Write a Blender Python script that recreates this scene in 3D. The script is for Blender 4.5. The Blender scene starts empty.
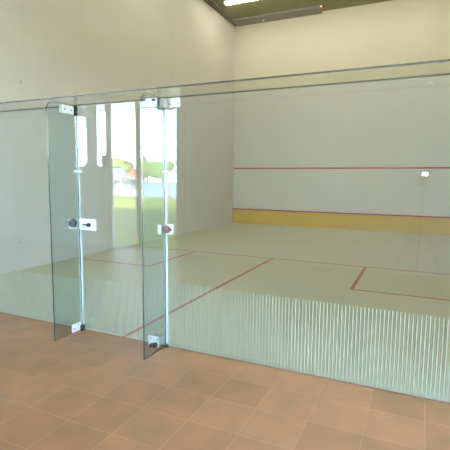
import bpy, bmesh, math, random
from mathutils import Vector, Matrix
random.seed(7)
S = bpy.context.scene
C = S.collection
PI = math.pi

# ------------------------------------------------------------------ camera
CAM = Vector((5.5773, -2.9844, 1.4392))
YAW, PIT, ROL, FPX = -0.43134, -0.10919, 0.00925, 421.88
d = Vector((math.sin(YAW)*math.cos(PIT), math.cos(YAW)*math.cos(PIT), math.sin(PIT)))
r0 = Vector((math.cos(YAW), -math.sin(YAW), 0)); u0 = r0.cross(d)
rr = math.cos(ROL)*r0 + math.sin(ROL)*u0
uu = -math.sin(ROL)*r0 + math.cos(ROL)*u0
cam = bpy.data.cameras.new('camera'); cam.sensor_width = 36; cam.lens = 36*FPX/450
cam.clip_start = 0.02; cam.clip_end = 500
co = bpy.data.objects.new('view_camera', cam); C.objects.link(co)
M = Matrix.Identity(4)
for i in range(3):
    M[i][0], M[i][1], M[i][2], M[i][3] = rr[i], uu[i], -d[i], CAM[i]
co.matrix_world = M
S.camera = co

# ------------------------------------------------------------------ sky, sun, exposure
S.view_settings.view_transform = 'Standard'
S.view_settings.look = 'None'
S.view_settings.gamma = 1
S.view_settings.use_curve_mapping = False
S.view_settings.exposure = 0.08
W = bpy.data.worlds.new('sky'); S.world = W; W.use_nodes = True
wn = W.node_tree; wn.nodes.clear()
wo = wn.nodes.new('ShaderNodeOutputWorld'); bg = wn.nodes.new('ShaderNodeBackground')
tc = wn.nodes.new('ShaderNodeTexCoord'); sx = wn.nodes.new('ShaderNodeSeparateXYZ')
ramp = wn.nodes.new('ShaderNodeValToRGB')
ramp.color_ramp.elements[0].position = 0.0; ramp.color_ramp.elements[0].color = (0.82, 0.93, 1.0, 1)
ramp.color_ramp.elements[1].position = 0.5; ramp.color_ramp.elements[1].color = (0.17, 0.30, 0.55, 1)
wn.links.new(tc.outputs['Generated'], sx.inputs[0]); wn.links.new(sx.outputs['Z'], ramp.inputs[0])
wn.links.new(ramp.outputs[0], bg.inputs[0]); bg.inputs[1].default_value = 30.0
wn.links.new(bg.outputs[0], wo.inputs[0])
sun = bpy.data.lights.new('sun', 'SUN'); sun.energy = 140; sun.angle = 0.01; sun.color = (1, .95, .85)
so = bpy.data.objects.new('sun', sun); C.objects.link(so); so.location = (3, 30, 25)
so.rotation_euler = Vector((0.25, -1.0, -0.475)).to_track_quat('-Z', 'Y').to_euler()
TUBE_POWER = 47.0      # emission of the court's fluorescent tubes

# ------------------------------------------------------------------ material helpers
def new_mat(name):
    m = bpy.data.materials.new(name); m.use_nodes = True
    nt = m.node_tree
    return m, nt, nt.nodes['Principled BSDF']

def plain(name, col, rough=.6, metal=0, bump=0, bscale=80, var=0.0, vscale=6, spec=.5):
    m, nt, b = new_mat(name)
    b.inputs['Roughness'].default_value = rough; b.inputs['Metallic'].default_value = metal
    b.inputs['Specular IOR Level'].default_value = spec
    tcn = nt.nodes.new('ShaderNodeTexCoord')
    nz = nt.nodes.new('ShaderNodeTexNoise'); nz.inputs['Scale'].default_value = vscale; nz.inputs['Detail'].default_value = 4
    nt.links.new(tcn.outputs['Object'], nz.inputs['Vector'])
    mx = nt.nodes.new('ShaderNodeMix'); mx.data_type = 'RGBA'
    mx.inputs[6].default_value = (*[c*(1-var) for c in col], 1); mx.inputs[7].default_value = (*[min(1, c*(1+var)) for c in col], 1)
    nt.links.new(nz.outputs['Fac'], mx.inputs[0]); nt.links.new(mx.outputs[2], b.inputs['Base Color'])
    if bump:
        n2 = nt.nodes.new('ShaderNodeTexNoise'); n2.inputs['Scale'].default_value = bscale
        nt.links.new(tcn.outputs['Object'], n2.inputs['Vector'])
        bp = nt.nodes.new('ShaderNodeBump'); bp.inputs['Strength'].default_value = bump; bp.inputs['Distance'].default_value = .01
        nt.links.new(n2.outputs['Fac'], bp.inputs['Height']); nt.links.new(bp.outputs[0], b.inputs['Normal'])
    return m

def emit(name, col, s):
    m = bpy.data.materials.new(name); m.use_nodes = True; nt = m.node_tree; nt.nodes.clear()
    o = nt.nodes.new('ShaderNodeOutputMaterial'); e = nt.nodes.new('ShaderNodeEmission')
    e.inputs[0].default_value = (*col, 1); e.inputs[1].default_value = s
    nt.links.new(e.outputs[0], o.inputs[0]); return m

def glass(name, tint, rough=0.0, refl=1.0, ior=1.52):
    """Thin architectural glass: tinted straight-through light plus a Fresnel mirror reflection on each face."""
    m = bpy.data.materials.new(name); m.use_nodes = True; nt = m.node_tree; nt.nodes.clear()
    o = nt.nodes.new('ShaderNodeOutputMaterial'); t = nt.nodes.new('ShaderNodeBsdfTransparent')
    g = nt.nodes.new('ShaderNodeBsdfGlossy'); f = nt.nodes.new('ShaderNodeFresnel'); mx = nt.nodes.new('ShaderNodeMixShader')
    t.inputs[0].default_value = (*tint, 1); g.inputs['Roughness'].default_value = rough
    g.inputs[0].default_value = (refl, refl, refl, 1)
    geo = nt.nodes.new('ShaderNodeNewGeometry')
    vt = nt.nodes.new('ShaderNodeMix'); vt.data_type = 'FLOAT'          # same Fresnel on both faces
    vt.inputs[2].default_value = ior; vt.inputs[3].default_value = 1/ior
    nt.links.new(geo.outputs['Backfacing'], vt.inputs[0]); 
    nt.links.new(vt.outputs[0], f.inputs['IOR'])
    f2 = f
    nt.links.new(f2.outputs[0], mx.inputs[0]); nt.links.new(t.outputs[0], mx.inputs[1]); nt.links.new(g.outputs[0], mx.inputs[2])
    nt.links.new(mx.outputs[0], o.inputs[0]); return m

def math_node(nt, op, a, b=None, clamp=False):
    n = nt.nodes.new('ShaderNodeMath'); n.operation = op; n.use_clamp = clamp
    for i, v in enumerate((a, b)):
        if v is None: continue
        if isinstance(v, (int, float)): n.inputs[i].default_value = v
        else: nt.links.new(v, n.inputs[i])
    return n.outputs[0]

def box_mask(nt, X, Y, x0, x1, y0, y1):
    a = math_node(nt, 'LESS_THAN', math_node(nt, 'ABSOLUTE', math_node(nt, 'SUBTRACT', X, (x0+x1)/2)), (x1-x0)/2)
    b = math_node(nt, 'LESS_THAN', math_node(nt, 'ABSOLUTE', math_node(nt, 'SUBTRACT', Y, (y0+y1)/2)), (y1-y0)/2)
    return math_node(nt, 'MULTIPLY', a, b)

def lined(name, base, line, axes, rects, rough, var=.04, vscale=1.5, smudge=0.0, spec=.5, bump=0.0):
    """A painted surface with painted lines (rectangles given in metres on two axes)."""
    m, nt, b = new_mat(name)
    b.inputs['Roughness'].default_value = rough; b.inputs['Specular IOR Level'].default_value = spec
    tcn = nt.nodes.new('ShaderNodeTexCoord'); sp = nt.nodes.new('ShaderNodeSeparateXYZ')
    nt.links.new(tcn.outputs['Object'], sp.inputs[0])
    X, Y = sp.outputs[axes[0]], sp.outputs[axes[1]]
    nz = nt.nodes.new('ShaderNodeTexNoise'); nz.inputs['Scale'].default_value = vscale; nz.inputs['Detail'].default_value = 5
    nt.links.new(tcn.outputs['Object'], nz.inputs['Vector'])
    mx = nt.nodes.new('ShaderNodeMix'); mx.data_type = 'RGBA'
    mx.inputs[6].default_value = (*[c*(1-var) for c in base], 1); mx.inputs[7].default_value = (*[min(1, c*(1+var)) for c in base], 1)
    nt.links.new(nz.outputs['Fac'], mx.inputs[0]); col = mx.outputs[2]
    if smudge:                                                       # sparse dark ball marks
        v = nt.nodes.new('ShaderNodeTexVoronoi'); v.inputs['Scale'].default_value = 2.6
        nt.links.new(tcn.outputs['Object'], v.inputs['Vector'])
        n3 = nt.nodes.new('ShaderNodeTexNoise'); n3.inputs['Scale'].default_value = 9
        nt.links.new(tcn.outputs['Object'], n3.inputs['Vector'])
        dd = math_node(nt, 'ADD', v.outputs['Distance'], math_node(nt, 'MULTIPLY', n3.outputs['Fac'], .16))
        fac = math_node(nt, 'MULTIPLY', math_node(nt, 'LESS_THAN', dd, .135), smudge)
        ms = nt.nodes.new('ShaderNodeMix'); ms.data_type = 'RGBA'
        nt.links.new(fac, ms.inputs[0]); nt.links.new(col, ms.inputs[6]); ms.inputs[7].default_value = (.10, .10, .09, 1)
        col = ms.outputs[2]
    if rects:
        tot = None
        for rc in rects:
            k = box_mask(nt, X, Y, *rc); tot = k if tot is None else math_node(nt, 'MAXIMUM', tot, k)
        ml = nt.nodes.new('ShaderNodeMix'); ml.data_type = 'RGBA'
        nt.links.new(tot, ml.inputs[0]); nt.links.new(col, ml.inputs[6]); ml.inputs[7].default_value = (*line, 1)
        col = ml.outputs[2]
    nt.links.new(col, b.inputs['Base Color'])
    if bump:
        n2 = nt.nodes.new('ShaderNodeTexNoise'); n2.inputs['Scale'].default_value = 60
        nt.links.new(tcn.outputs['Object'], n2.inputs['Vector'])
        bp = nt.nodes.new('ShaderNodeBump'); bp.inputs['Strength'].default_value = bump; bp.inputs['Distance'].default_value = .005
        nt.links.new(n2.outputs['Fac'], bp.inputs['Height']); nt.links.new(bp.outputs[0], b.inputs['Normal'])
    return m

def tile_mat():
    m, nt, b = new_mat('terracotta_tiles')
    tcn = nt.nodes.new('ShaderNodeTexCoord'); mp = nt.nodes.new('ShaderNodeMapping')
    mp.inputs['Location'].default_value = (-5.034 + 40*.322, 20*.303, 0)
    nt.links.new(tcn.outputs['Object'], mp.inputs[0])
    br = nt.nodes.new('ShaderNodeTexBrick'); br.offset = 0; br.squash = 1
    br.inputs['Scale'].default_value = 1; br.inputs['Brick Width'].default_value = .322; br.inputs['Row Height'].default_value = .303
    br.inputs['Mortar Size'].default_value = .003; br.inputs['Mortar Smooth'].default_value = .3; br.inputs['Bias'].default_value = 0
    br.inputs['Color1'].default_value = (.27, .138, .066, 1); br.inputs['Color2'].default_value = (.335, .172, .082, 1)
    br.inputs['Mortar'].default_value = (.35, .21, .125, 1)
    nt.links.new(mp.outputs[0], br.inputs['Vector'])
    nz = nt.nodes.new('ShaderNodeTexNoise'); nz.inputs['Scale'].default_value = 5; nz.inputs['Detail'].default_value = 6
    nt.links.new(tcn.outputs['Object'], nz.inputs['Vector'])
    rp = nt.nodes.new('ShaderNodeValToRGB')
    rp.color_ramp.elements[0].position = .3; rp.color_ramp.elements[0].color = (.80, .84, .86, 1)
    rp.color_ramp.elements[1].position = .72; rp.color_ramp.elements[1].color = (1.14, 1.05, .96, 1)
    nt.links.new(nz.outputs['Fac'], rp.inputs[0])
    mu = nt.nodes.new('ShaderNodeMix'); mu.data_type = 'RGBA'; mu.blend_type = 'MULTIPLY'; mu.inputs[0].default_value = 1
    nt.links.new(br.outputs['Color'], mu.inputs[6]); nt.links.new(rp.outputs[0], mu.inputs[7])
    nt.links.new(mu.outputs[2], b.inputs['Base Color'])
    b.inputs['Roughness'].default_value = .38
    bp = nt.nodes.new('ShaderNodeBump'); bp.inputs['Strength'].default_value = .25; bp.inputs['Distance'].default_value = .004
    inv = math_node(nt, 'SUBTRACT', 1.0, br.outputs['Fac'])
    nt.links.new(math_node(nt, 'ADD', inv, math_node(nt, 'MULTIPLY', nz.outputs['Fac'], .6)), bp.inputs['Height']); nt.links.new(bp.outputs[0], b.inputs['Normal'])
    return m

RED = (.42, .045, .03)
T_ = .045
floor_rects = [(0, 6.4, 4.26, 4.26+T_), (3.2-T_/2, 3.2+T_/2, 0.0, 4.28), (4.8, 4.8+T_, 2.66, 4.30), (4.8, 6.4, 2.66, 2.66+T_),
               (1.62-T_, 1.62, 2.66, 4.30), (0, 1.62, 2.66, 2.66+T_)]
m_wall = lined('court_plaster', (.76, .735, .69), RED, (0, 2), [], .75, smudge=.32, bump=.08)
m_front = lined('front_plaster', (.79, .755, .645), RED, (0, 2), [(-1, 8, 1.76, 1.80)], .7, bump=.08)
m_court = lined('court_floor', (.65, .63, .44), (.50, .10, .055), (0, 1), floor_rects, .45, var=.05)
m_tile = tile_mat()
m_lob = plain('lobby_plaster', (.72, .74, .74), .8, var=.04, bump=.05)
m_ceil = plain('olive_ceiling', (.25, .235, .12), .7, var=.10, vscale=2)
m_trimg = plain('grey_cornice', (.29, .265, .235), .6, var=.08)
m_trimd = plain('dark_cornice', (.14, .13, .10), .6, var=.08)
m_lobceil = plain('lobby_ceiling', (.76, .78, .78), .8, var=.03)
m_glass = glass('clear_glass', (.915, .955, .972))
m_fin = glass('green_glass', (.88, .94, .945))
m_pane = glass('window_glass', (.97, .98, .98))
m_film = plain('frosted_stripes', (.31, .40, .375), .6, var=.03)
m_edge = plain('glass_edge', (.015, .05, .05), .12, var=.1, spec=.8)
m_pale = plain('polished_edge', (.62, .70, .64), .3, var=.05)
m_beam_edge = plain('beam_edge', (.07, .065, .05), .3, var=.1)
m_beam = glass('beam_glass', (.985, .99, .985), rough=.06, ior=1.1)
m_seal = plain('silicone_seal', (.62, .76, .84), .25, var=.03)
m_chrome = plain('satin_steel', (.84, .86, .90), .3, metal=.35, var=.03)
m_dsteel = plain('dark_steel', (.05, .05, .06), .35, metal=.6, var=.1)
m_hub = plain('brown_hub', (.16, .09, .09), .4, metal=.4, var=.1)
m_tin = plain('yellow_board', (.74, .47, .02), .55, var=.05, vscale=3)
m_redp = plain('red_strip', (.42, .05, .035), .5, var=.05)
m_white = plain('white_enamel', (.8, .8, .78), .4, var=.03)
m_frame = plain('grey_frame', (.34, .35, .34), .5, var=.04)
m_black = plain('black_plastic', (.02, .02, .02), .45, var=.1)
m_paper = plain('white_paper', (.85, .85, .83), .8, var=.02)
m_tube = emit('lit_tube', (1.0, .93, .74), TUBE_POWER)
m_spot = emit('warm_bulb', (1.0, .55, .18), 5)
m_flash = emit('flash_tube', (.93, .97, 1.0), 260)

m_grass = plain('lawn', (.23, .24, .012), .9, var=.25, vscale=3)
m_road = plain('pale_gravel', (.75, .74, .70), .9, var=.08)
m_leaf = plain('foliage', (.22, .27, .08), .8, var=.4, vscale=2)
m_bark = plain('bark', (.16, .11, .07), .9, var=.2)
m_roofw = plain('pale_roof', (.42, .43, .45), .6, var=.05)
m_roofr = plain('red_roof', (.55, .14, .08), .7, var=.1)
m_house = plain('house_wall', (.70, .67, .62), .8, var=.05)
m_dark = plain('dark_glass', (.05, .06, .07), .2, var=.1)

# ------------------------------------------------------------------ mesh helpers
def box(bm, x0, x1, y0, y1, z0, z1, bev=0.0, mi=0):
    vs = [bm.verts.new((x, y, z)) for x in (x0, x1) for y in (y0, y1) for z in (z0, z1)]
    fs = [bm.faces.new([vs[i] for i in q]) for q in ((0, 1, 3, 2), (4, 6, 7, 5), (0, 4, 5, 1), (2, 3, 7, 6), (0, 2, 6, 4), (1, 5, 7, 3))]
    for f in fs: f.material_index = mi
    if bev:
        es = list({e for f in fs for e in f.edges})
        bmesh.ops.bevel(bm, geom=es, offset=bev, segments=2, affect='EDGES', profile=.5)
    return fs

def cyl(bm, a, b, r, r2=None, n=20, cap=True):
    a, b = Vector(a), Vector(b); ax = (b-a).normalized()
    t = ax.orthogonal().normalized(); s = ax.cross(t); r2 = r if r2 is None else r2
    A = [bm.verts.new(a + r*(math.cos(2*PI*i/n)*t + math.sin(2*PI*i/n)*s)) for i in range(n)]
    B = [bm.verts.new(b + r2*(math.cos(2*PI*i/n)*t + math.sin(2*PI*i/n)*s)) for i in range(n)]
    for i in range(n):
        f = bm.faces.new((A[i], A[(i+1) % n], B[(i+1) % n], B[i])); f.smooth = True
    if cap: bm.faces.new(A[::-1]); bm.faces.new(B)

def obj(name, bm, mats, parent=None, loc=None):
    bmesh.ops.recalc_face_normals(bm, faces=bm.faces)
    me = bpy.data.meshes.new(name); bm.to_mesh(me); bm.free()
    for m in (mats if isinstance(mats, (list, tuple)) else [mats]): me.materials.append(m)
    o = bpy.data.objects.new(name, me); C.objects.link(o)
    if loc: o.location = loc
    if parent: o.parent = parent
    return o

def B(*boxes, bev=0.0):
    bm = bmesh.new()
    for b in boxes: box(bm, *b, bev=bev)
    return bm

def struct(name, bm, m):
    o = obj(name, bm, m); o['kind'] = 'structure'; return o

def tag(o, label, cat, group=None, kind=None):
    o['label'] = label; o['category'] = cat
    if group: o['group'] = group
    if kind: o['kind'] = kind
    return o

def empty(name, loc, label, cat, group=None, rz=0):
    o = bpy.data.objects.new(name, None); C.objects.link(o); o.location = loc; o.rotation_euler = (0, 0, rz)
    o.empty_display_size = .1
    return tag(o, label, cat, group)

def copy_tree(o, parent=None):
    c = o.copy(); C.objects.link(c)
    if parent: c.parent = parent
    for ch in list(o.children): copy_tree(ch, c)
    return c

# ------------------------------------------------------------------ the setting
HC = 6.26; L = 9.75; WY = -4.0; LH = 3.4; LX0, LX1 = -3.2, 8.6
struct('floor', B((LX0, LX1, WY-.2, 0, -.12, 0)), m_tile)
struct('floor_court', B((-.15, 6.55, 0, L+.15, -.12, 0)), m_court)
struct('wall_left', B((-.2, 0, 0, L, 0, HC)), m_wall)
struct('wall_right', B((6.4, 6.6, 0, L, 0, HC)), m_wall)
struct('wall_front', B((-.2, 6.6, L, L+.2, 0, HC)), m_front)
struct('wall_header', B((-.2, 6.6, 0, .15, LH, HC)), m_wall)
struct('ceiling', B((-.2, 6.6, 0, L+.2, HC, HC+.2)), m_ceil)
struct('trim_left', B((0, .045, .15, L, HC-.05, HC), (.085, .125, .15, L, HC-.035, HC)), m_trimd)
struct('trim_4', B((.045, .085, .15, L, HC-.03, HC)), m_trimg)
struct('trim_1', B((.125, .20, .15, L-.50, HC-.02, HC)), m_trimg)
struct('trim_front', B((.125, 2.74, L-.48, L, HC-.06, HC)), m_trimg)
# lobby shell
struct('ceiling_lobby', B((LX0, LX1, WY-.2, -.001, LH, LH+.2)), m_lobceil)
struct('wall_lobby_left', B((LX0-.2, LX0, WY-.2, 0, 0, LH)), m_lob)
struct('wall_lobby_right', B((LX1, LX1+.2, WY-.2, -3.7, 0, LH), (LX1, LX1+.2, -.3, 0, 0, LH), (LX1, LX1+.2, -3.7, -.3, 0, .25), (LX1, LX1+.2, -3.7, -.3, 3.1, LH)), m_lob)
w5 = struct('window_5', B((LX1+.05, LX1+.11, -3.7, -3.64, .25, 3.1), (LX1+.05, LX1+.11, -.36, -.3, .25, 3.1), (LX1+.05, LX1+.11, -3.64, -.36, .25, .31), (LX1+.05, LX1+.11, -3.64, -.36, 3.04, 3.1), (LX1+.05, LX1+.11, -2.03, -1.97, .31, 3.04)), m_frame)  # unseen window, added to bring more daylight into the lobby
obj('pane', B((LX1+.077, LX1+.083, -3.64, -.36, .31, 3.04)), m_pane, w5)  # pane of the added unseen window
struct('wall_entrance_left', B((LX0, -.2, 0, .2, 0, LH+.2)), m_lob)
struct('wall_entrance_right', B((6.6, LX1, 0, .2, 0, LH+.2)), m_lob)
WT = 2.96
struct('wall_back', B((LX0, -1.24, WY-.06, WY, 0, LH), (1.338, LX1, WY-.06, WY, 0, LH), (-1.24, 1.338, WY-.06, WY, WT, LH),
                      (-1.24, -.29, WY-.13, WY, 0, 1.66), (-.872, -.65, WY-.06, WY, 1.66, WT)), m_lob)
def window(n, x0, x1, z0):
    fw = .018; y0, y1 = WY-.055, WY-.02
    w = struct('window_%d' % n, B((x0, x0+fw, y0, y1, z0, WT), (x1-fw, x1, y0, y1, z0, WT), (x0+fw, x1-fw, y0, y1, WT-fw, WT), (x0+fw, x1-fw, y0, y1, z0, z0+fw)), m_frame)
    obj('pane', B((x0+fw, x1-fw, WY-.041, WY-.035, z0+fw, WT-fw)), m_pane, w)
    return w
window(1, -1.24, -.872, 1.66); window(2, -.65, -.358, 1.66)
window(3, -.265, .389, 0); window(4, .46, 1.338, 0)
struct('trim_2', B((-.358, -.265, WY-.06, WY, 1.66, WT), (-.28, -.265, WY-.06, WY, 0, 1.66)), m_frame)
struct('trim_3', B((.389, .46, WY-.06, WY, 0, WT)), m_frame)
struct('shade_block', B((-18, -.25, .25, L, 0, HC+.2)), m_lob)  # unseen block, added so its shadow falls across the near lawn

# ------------------------------------------------------------------ glass wall
GT = 2.078; XL, XR = 2.716, 3.6545; H2 = .006
def pane(name, x0, x1, z0, z1, label, fh=.565):
    bm = bmesh.new(); e = .0015
    box(bm, x0, x1, -H2, H2, z0, z1)
    bm.faces.ensure_lookup_table()
    bmesh.ops.recalc_face_normals(bm, faces=bm.faces)
    for f in bm.faces:
        f.material_index = 0 if abs(f.normal.y) > .5 else 1
    o = obj(name, bm, [m_glass, m_pale]); tag(o, label, 'glass panel' if name == 'glass_screen' else 'glass door', None)
    bm = bmesh.new(); k = math.ceil((x0+.01)/.0256)
    while k*.0256+.006 < x1-.004:                                    # one printed film of fine upright stripes
        box(bm, k*.0256, k*.0256+.0042, -H2-.0010, -H2-.0004, z0+.004, fh); k += 1
    obj('striped_film', bm, m_film, o)
    return o
gl = pane('glass_screen', 0.002, 2.700, 0, GT, 'fixed clear glass panel left of the door, striped along its foot', .48)
gr = pane('glass_screen', 3.672, 6.398, 0, GT, 'wide fixed clear glass panel right of the door, in front of red court lines')
door = pane('glass_door', 2.732, 3.640, .012, GT-.004, 'frameless clear glass door between the two green glass fins', .51)

def fin(x, label, D):
    bm = bmesh.new(); R = .075; top = GT; n = 8
    prof = [(0-.0, 0), (D, 0)] + [(D+R-R*math.cos(a), top-R+R*math.sin(a)) for a in [i*PI/2/n for i in range(n+1)]] + [(0, top)]
    A = [bm.verts.new((x-H2, y-.008, z)) for y, z in prof]; Bv = [bm.verts.new((x+H2, y-.008, z)) for y, z in prof]
    bm.faces.new(A).material_index = 0; bm.faces.new(Bv[::-1]).material_index = 0
    for i in range(len(prof)):
        j = (i+1) % len(prof); f = bm.faces.new((A[i], A[j], Bv[j], Bv[i])); f.material_index = 1
    o = obj('glass_fin', bm, [m_fin, m_edge])
    return tag(o, label, 'glass fin', None)
fl = fin(XL, 'upright glass fin at the left of the door, nearest the left wall', -.335)
fr = fin(XR, 'upright glass fin at the right of the door, white hinge plates behind', -.315)
def seal(parent, x):
    bm = bmesh.new(); box(bm, x-.014, x+.014, -.0075, .007, .0, GT-.085, bev=.003)
    return obj('silicone_seal', bm, m_seal, parent)
seal(fl, XL); seal(fr, XR+.001)

def plate(parent, x0, x1, y0, y1, z0, z1, name='clamp_plate', m=None, bev=.003):
    return obj(name, B((x0, x1, y0, y1, z0, z1), bev=bev), m or m_chrome, parent)
def screw_y(parent, x, y, z, r=.007):
    bm = bmesh.new(); cyl(bm, (x, y+.002, z), (x, y-.003, z), r, r*.8, 12); return obj('screw', bm, m_dsteel, parent)
def screw_x(parent, x, y, z, r=.007):
    bm = bmesh.new(); cyl(bm, (x-.002, y, z), (x+.003, y, z), r, r*.8, 12); return obj('screw', bm, m_dsteel, parent)

# left fin: upper clamp on the fin face with its dark pivot, corner clamp at the floor
p = plate(fl, XL+H2, XL+H2+.012, -.188, -.055, 1.995, 2.066); screw_x(p, XL+H2+.012, -.16, 2.03); screw_x(p, XL+H2+.012, -.085, 2.03)
plate(fl, XL-H2-.012, XL-H2, -.188, -.055, 1.995, 2.066)
bm = bmesh.new(); cyl(bm, (XL+.012, -.030, 1.99), (XL+.012, -.030, 2.07), .020); obj('pivot', bm, m_dsteel, fl)
p = plate(fl, XL+H2, XL+H2+.010, -.150, -.035, .006, .085); screw_x(p, XL+H2+.010, -.07, .066); screw_x(p, XL+H2+.010, -.125, .04)
bm = bmesh.new(); cyl(bm, (XL+.024, -.030, 0), (XL+.024, -.030, .05), .022); obj('floor_pivot', bm, m_dsteel, fl)
# door lock and its keeper
lk = plate(door, 2.734, 2.925, -.028, -.0075, .958, 1.063, 'lock_plate')
bm = bmesh.new(); cyl(bm, (2.777, -.028, 1.006), (2.777, -.040, 1.006), .020); obj('lock_cylinder', bm, m_chrome, lk)
bm = bmesh.new(); cyl(bm, (2.850, -.028, 1.010), (2.850, -.048, 1.010), .020, .016); box(bm, 2.79, 2.85, -.044, -.036, 1.004, 1.016); obj('thumb_turn', bm, m_dsteel, lk)
kp = plate(gl, 2.600, 2.698, -.026, -.0075, .962, 1.052, 'keeper_plate')
bm = bmesh.new(); cyl(bm, (2.664, -.026, 1.016), (2.664, -.052, 1.016), .042, .038, 28); obj('knob', bm, m_dsteel, kp)
# door hinges (on the right fin side)
def hinge_plate(z0, z1, scr):
    p = plate(door, 3.535, 3.640, -.097, -.085, z0, z1, 'hinge_plate')
    obj('hinge_block', B((3.560, 3.640, -.085, -.0065, z0+.008, z1-.008), bev=.003), m_frame, p)
    for x, z in scr: screw_y(p, x, -.097, z)
    return p
hp = hinge_plate(2.004, 2.074, [(3.559, 2.018), (3.625, 2.018)])
obj('pivot_cap', B((3.598, 3.630, -.103, -.097, 2.046, 2.066), bev=.002), m_dsteel, hp)
hp = hinge_plate(.014, .106, [(3.563, .086), (3.630, .084)])
bm = bmesh.new(); cyl(bm, (3.572, -.097, .026), (3.572, -.116, .026), .016); cyl(bm, (3.61, -.097, .036), (3.61, -.118, .036), .022); obj('adjuster', bm, m_dsteel, hp)
# right fin: upper clamp straddling to the right panel
p = plate(gr, 3.705, 3.808, -.020, -.0075, 2.004, 2.076, 'clamp_plate'); screw_y(p, 3.719, -.020, 2.030); screw_y(p, 3.795, -.020, 2.032)
obj('clamp_block', B((XR+H2, XR+H2+.030, -.085, -.0085, 2.000, 2.072), bev=.004), m_frame, fr)
# middle hinge
p = plate(gr, 3.674, 3.738, -.020, -.0075, .975, 1.060, 'clamp_plate')
bm = bmesh.new(); cyl(bm, (XR+.026, -.0215, 1.017), (XR+.026, -.058, 1.017), .034, .030, 24); box(bm, XR+.05, XR+.072, -.03, -.0215, 1.005, 1.028); obj('hinge_hub', bm, m_hub, fr)
plate(door, 3.590, 3.628, -.022, -.0075, .970, 1.050, 'hinge_plate')
bm = bmesh.new(); cyl(bm, (XR+.018, -.020, 0), (XR+.018, -.020, .022), .016); obj('floor_pivot', bm, m_dsteel, fr)
# white blocks standing in for flash glints on the glass edges, eye height
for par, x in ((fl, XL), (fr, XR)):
    bm = bmesh.new(); box(bm, x-.040, x+.052, -.024, -.0078, 1.483, 1.503, bev=.004); obj('flash_glint', bm, m_white, par)
# horizontal stiffener along the head of the glass wall
bm = bmesh.new(); box(bm, .002, 6.398, -.338, -.001, GT+.002, GT+.014)
bmesh.ops.recalc_face_normals(bm, faces=bm.faces)
for f in bm.faces: f.material_index = 0 if abs(f.normal.z) > .5 else 1
tag(obj('glass_beam', bm, [m_beam, m_beam_edge]), 'long horizontal glass stiffener with dark front edge on top of the glass wall', 'glass beam')

# ------------------------------------------------------------------ court things
tb = tag(obj('tin_board', B((.002, 6.398, L-.03, L-.001, .001, .445)), m_tin),
         'long yellow tin board along the foot of the front wall', 'board')
obj('red_strip', B((.002, 6.398, L-.045, L-.001, .445, .48), bev=.004), m_redp, tb)
def tube_light(x, y, label):
    t = empty('fluorescent_light', (x, y, HC), label, 'ceiling light', 'fluorescent lights on the court ceiling')
    bm = bmesh.new(); box(bm, -.66, .66, -.09, .09, -.05, -.001, bev=.008); obj('housing', bm, m_white, t)
    for s in (-.045, .045):
        bm = bmesh.new(); cyl(bm, (-.61, s, -.075), (.61, s, -.075), .019, n=14); obj('tube', bm, m_tube, t)
    for s in (-.635, .635):
        bm = bmesh.new(); box(bm, s-.022, s+.022, -.075, .075, -.10, -.05, bev=.004); obj('end_cap', bm, m_white, t)
    return t
t0 = tube_light(1.10, 8.0, 'lit fluorescent batten on the dark ceiling by the far left corner')
pos = ['front', 'rear']; col = ['left', 'centre', 'right']
for j, y in enumerate((8.0, 4.4)):
    for i, x in enumerate((1.10, 3.2, 5.4)):
        if (i, j) == (0, 0): continue
        t = copy_tree(t0); t.location = (x, y, HC)
        t['label'] = 'fluorescent batten on the court ceiling, %s row, %s' % (pos[j], col[i])
dl = empty('downlight', (2.80, 9.30, HC), 'small warm round lamp on the ceiling close to the front wall', 'ceiling light')
bm = bmesh.new(); cyl(bm, (0, 0, -.001), (0, 0, -.03), .04, .036); obj('lamp_body', bm, m_trimd, dl)
bm = bmesh.new(); cyl(bm, (0, 0, -.03), (0, 0, -.040), .028, .024); obj('bulb', bm, m_spot, dl)
bm = bmesh.new(); cyl(bm, (1.02, 9.55, HC-.06), (1.02, 9.55, HC-.085), .035, .03)
tag(obj('ceiling_sensor', bm, m_white), 'tiny white round fitting on the grey ceiling band near the tube light', 'sensor')

# ------------------------------------------------------------------ lobby things (seen mirrored in the glass)
nb = empty('notice', (2.66, WY, 1.80), 'white paper notice on the lobby back wall, mirrored faintly in the glass', 'notice')
obj('sheet', B((-.16, .16, .004, .008, 0, .32)), m_paper, nb); obj('backing', B((-.18, .18, .001, .004, -.02, .34)), m_frame, nb)
m_alu = plain('grey_aluminium', (.42, .42, .41), .5, var=.03)

pl = empty('potted_plant', (-.45, WY-.065, 1.66), 'small dark potted plant on the sill of the back window, mirrored in the door', 'plant')
bm = bmesh.new(); cyl(bm, (0, 0, 0), (0, 0, .09), .05, .065); obj('pot', bm, m_dark, pl)
bm = bmesh.new()
for k in range(7): bmesh.ops.create_icosphere(bm, subdivisions=1, radius=.045, matrix=Matrix.Translation((random.uniform(-.05, .05), random.uniform(-.03, .03), .11+random.uniform(0, .10))))
obj('leaves', bm, m_leaf, pl)

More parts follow.
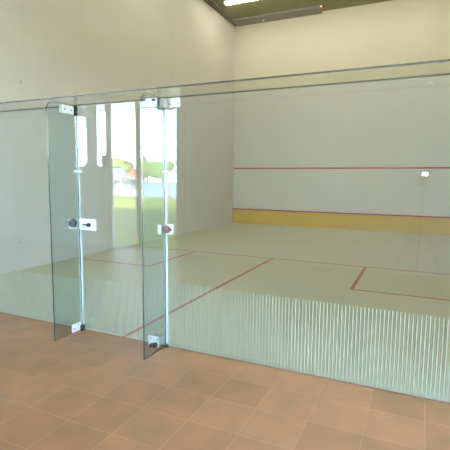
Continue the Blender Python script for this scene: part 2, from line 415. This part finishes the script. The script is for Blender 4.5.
# photographer's camera on its tripod, flash firing
tp = empty('tripod', (5.60, -3.10, 0), 'grey tripod in the lobby holding the flashing camera', 'tripod')
bm = bmesh.new(); cyl(bm, (0, 0, .55), (0, 0, 1.36), .016); obj('column', bm, m_alu, tp)
bm = bmesh.new(); box(bm, -.04, .04, -.03, .03, 1.36, 1.385, bev=.005); obj('head', bm, m_alu, tp)
for k in range(3):
    a = -PI/2 + k*2*PI/3
    bm = bmesh.new(); cyl(bm, (.02*math.cos(a), .02*math.sin(a), 1.05), (.40*math.cos(a), .40*math.sin(a), .012), .014, .010); obj('leg', bm, m_alu, tp)
cmr = empty('camera', (5.60, -3.10, 1.385), 'black camera with lit flash on a tripod, its flash mirrored in the glass', 'camera', rz=-YAW)
bm = bmesh.new(); box(bm, -.065, .065, -.035, .03, 0, .09, bev=.008); obj('camera_body', bm, m_black, cmr)
bm = bmesh.new(); cyl(bm, (0, .03, .045), (0, .075, .045), .032); obj('lens', bm, m_black, cmr)
bm = bmesh.new(); box(bm, .01, .09, -.02, .045, .105, .165, bev=.005); box(bm, .03, .06, -.01, .03, .085, .11); fb = obj('flash_unit', bm, m_black, cmr)
bm = bmesh.new(); box(bm, .018, .082, .045, .050, .118, .158, bev=.001); obj('flash_window', bm, m_flash, fb)

# ------------------------------------------------------------------ outdoors (mirrored in the glass)
struct('ground_lawn', B((-90, 60, -24, WY-.2, -.3, -.02)), m_grass)
struct('ground_gravel', B((-120, 90, -120, -24, -.3, -.015)), m_road)
def house(x, y, w, dp, h, rh, roof, label):
    t = empty('house', (x, y, -.015), label, 'house')
    bm = bmesh.new(); box(bm, -w/2, w/2, -dp/2, dp/2, 0, h); obj('wall', bm, m_house, t)
    bm = bmesh.new(); o_ = .25
    v = [bm.verts.new(c) for c in ((-w/2-o_, -dp/2-o_, h), (w/2+o_, -dp/2-o_, h), (w/2+o_, dp/2+o_, h), (-w/2-o_, dp/2+o_, h), (0, -dp/2-o_, h+rh), (0, dp/2+o_, h+rh))]
    for q in ((0, 1, 4), (3, 5, 2), (0, 4, 5, 3), (1, 2, 5, 4), (0, 3, 2, 1)): bm.faces.new([v[i] for i in q])
    obj('roof', bm, roof, t)
    for k in (-1, 1): obj('window', B((k*w*.25-.4, k*w*.25+.4, dp/2, dp/2+.03, h*.4, h*.8)), m_dark, t)
    obj('door', B((-.4, .4, dp/2, dp/2+.03, 0, h*.75)), m_dark, t)
house(-34.0, -46, 2.4, 1.6, 1.5, 1.3, m_roofw, 'small house with pale gabled roof beyond the gravel, mirrored in the door')
house(-31.1, -46.5, 1.7, 1.6, 1.6, 1.2, m_roofr, 'small house with red roof right of the pale roofed one, mirrored in the door')
def tree(x, y, h, r, label):
    t = empty('tree', (x, y, -.015), label, 'tree', 'trees beyond the gravel')
    bm = bmesh.new(); cyl(bm, (0, 0, 0), (0, 0, h*.6), .16, .09, 10); obj('trunk', bm, m_bark, t)
    bm = bmesh.new()
    for k in range(9):
        c = Vector((random.uniform(-r, r)*.7, random.uniform(-r, r)*.7, h*.62 + random.uniform(-.25, .3)*h*.8))
        g = bmesh.ops.create_icosphere(bm, subdivisions=2, radius=r*random.uniform(.4, .62), matrix=Matrix.Translation(c))
        for v in g['verts']: v.co += Vector((random.uniform(-1, 1), random.uniform(-1, 1), random.uniform(-1, 1)))*r*.08
    obj('crown', bm, m_leaf, t)
for i, (x, y, h, r) in enumerate([(-46, -54, 4.3, 1.5), (-42.4, -55, 4.6, 1.55), (-38.8, -54, 4.4, 1.5), (-35.2, -55, 4.8, 1.55), (-31.6, -54, 4.3, 1.5), (-28, -55, 4.5, 1.55), (-24.4, -54, 4.2, 1.5)]):
    tree(x, y, h, r, 'bushy green tree beyond the gravel, number %s from the left in the mirrored view' % ['one', 'two', 'three', 'four', 'five', 'six', 'seven'][i])
fe = empty('rail_fence', (-16, -25, -.015), 'low white rail fence across the end of the lawn, mirrored in the glass', 'fence')
for k in range(15):
    x = -16 + k*2.2; obj('post', B((x-.05, x+.05, -.05, .05, 0, .85)), m_white, fe)
for z in (.35, .75): obj('rail', B((-16, 14.8, -.03, .03, z-.05, z+.05)), m_white, fe)
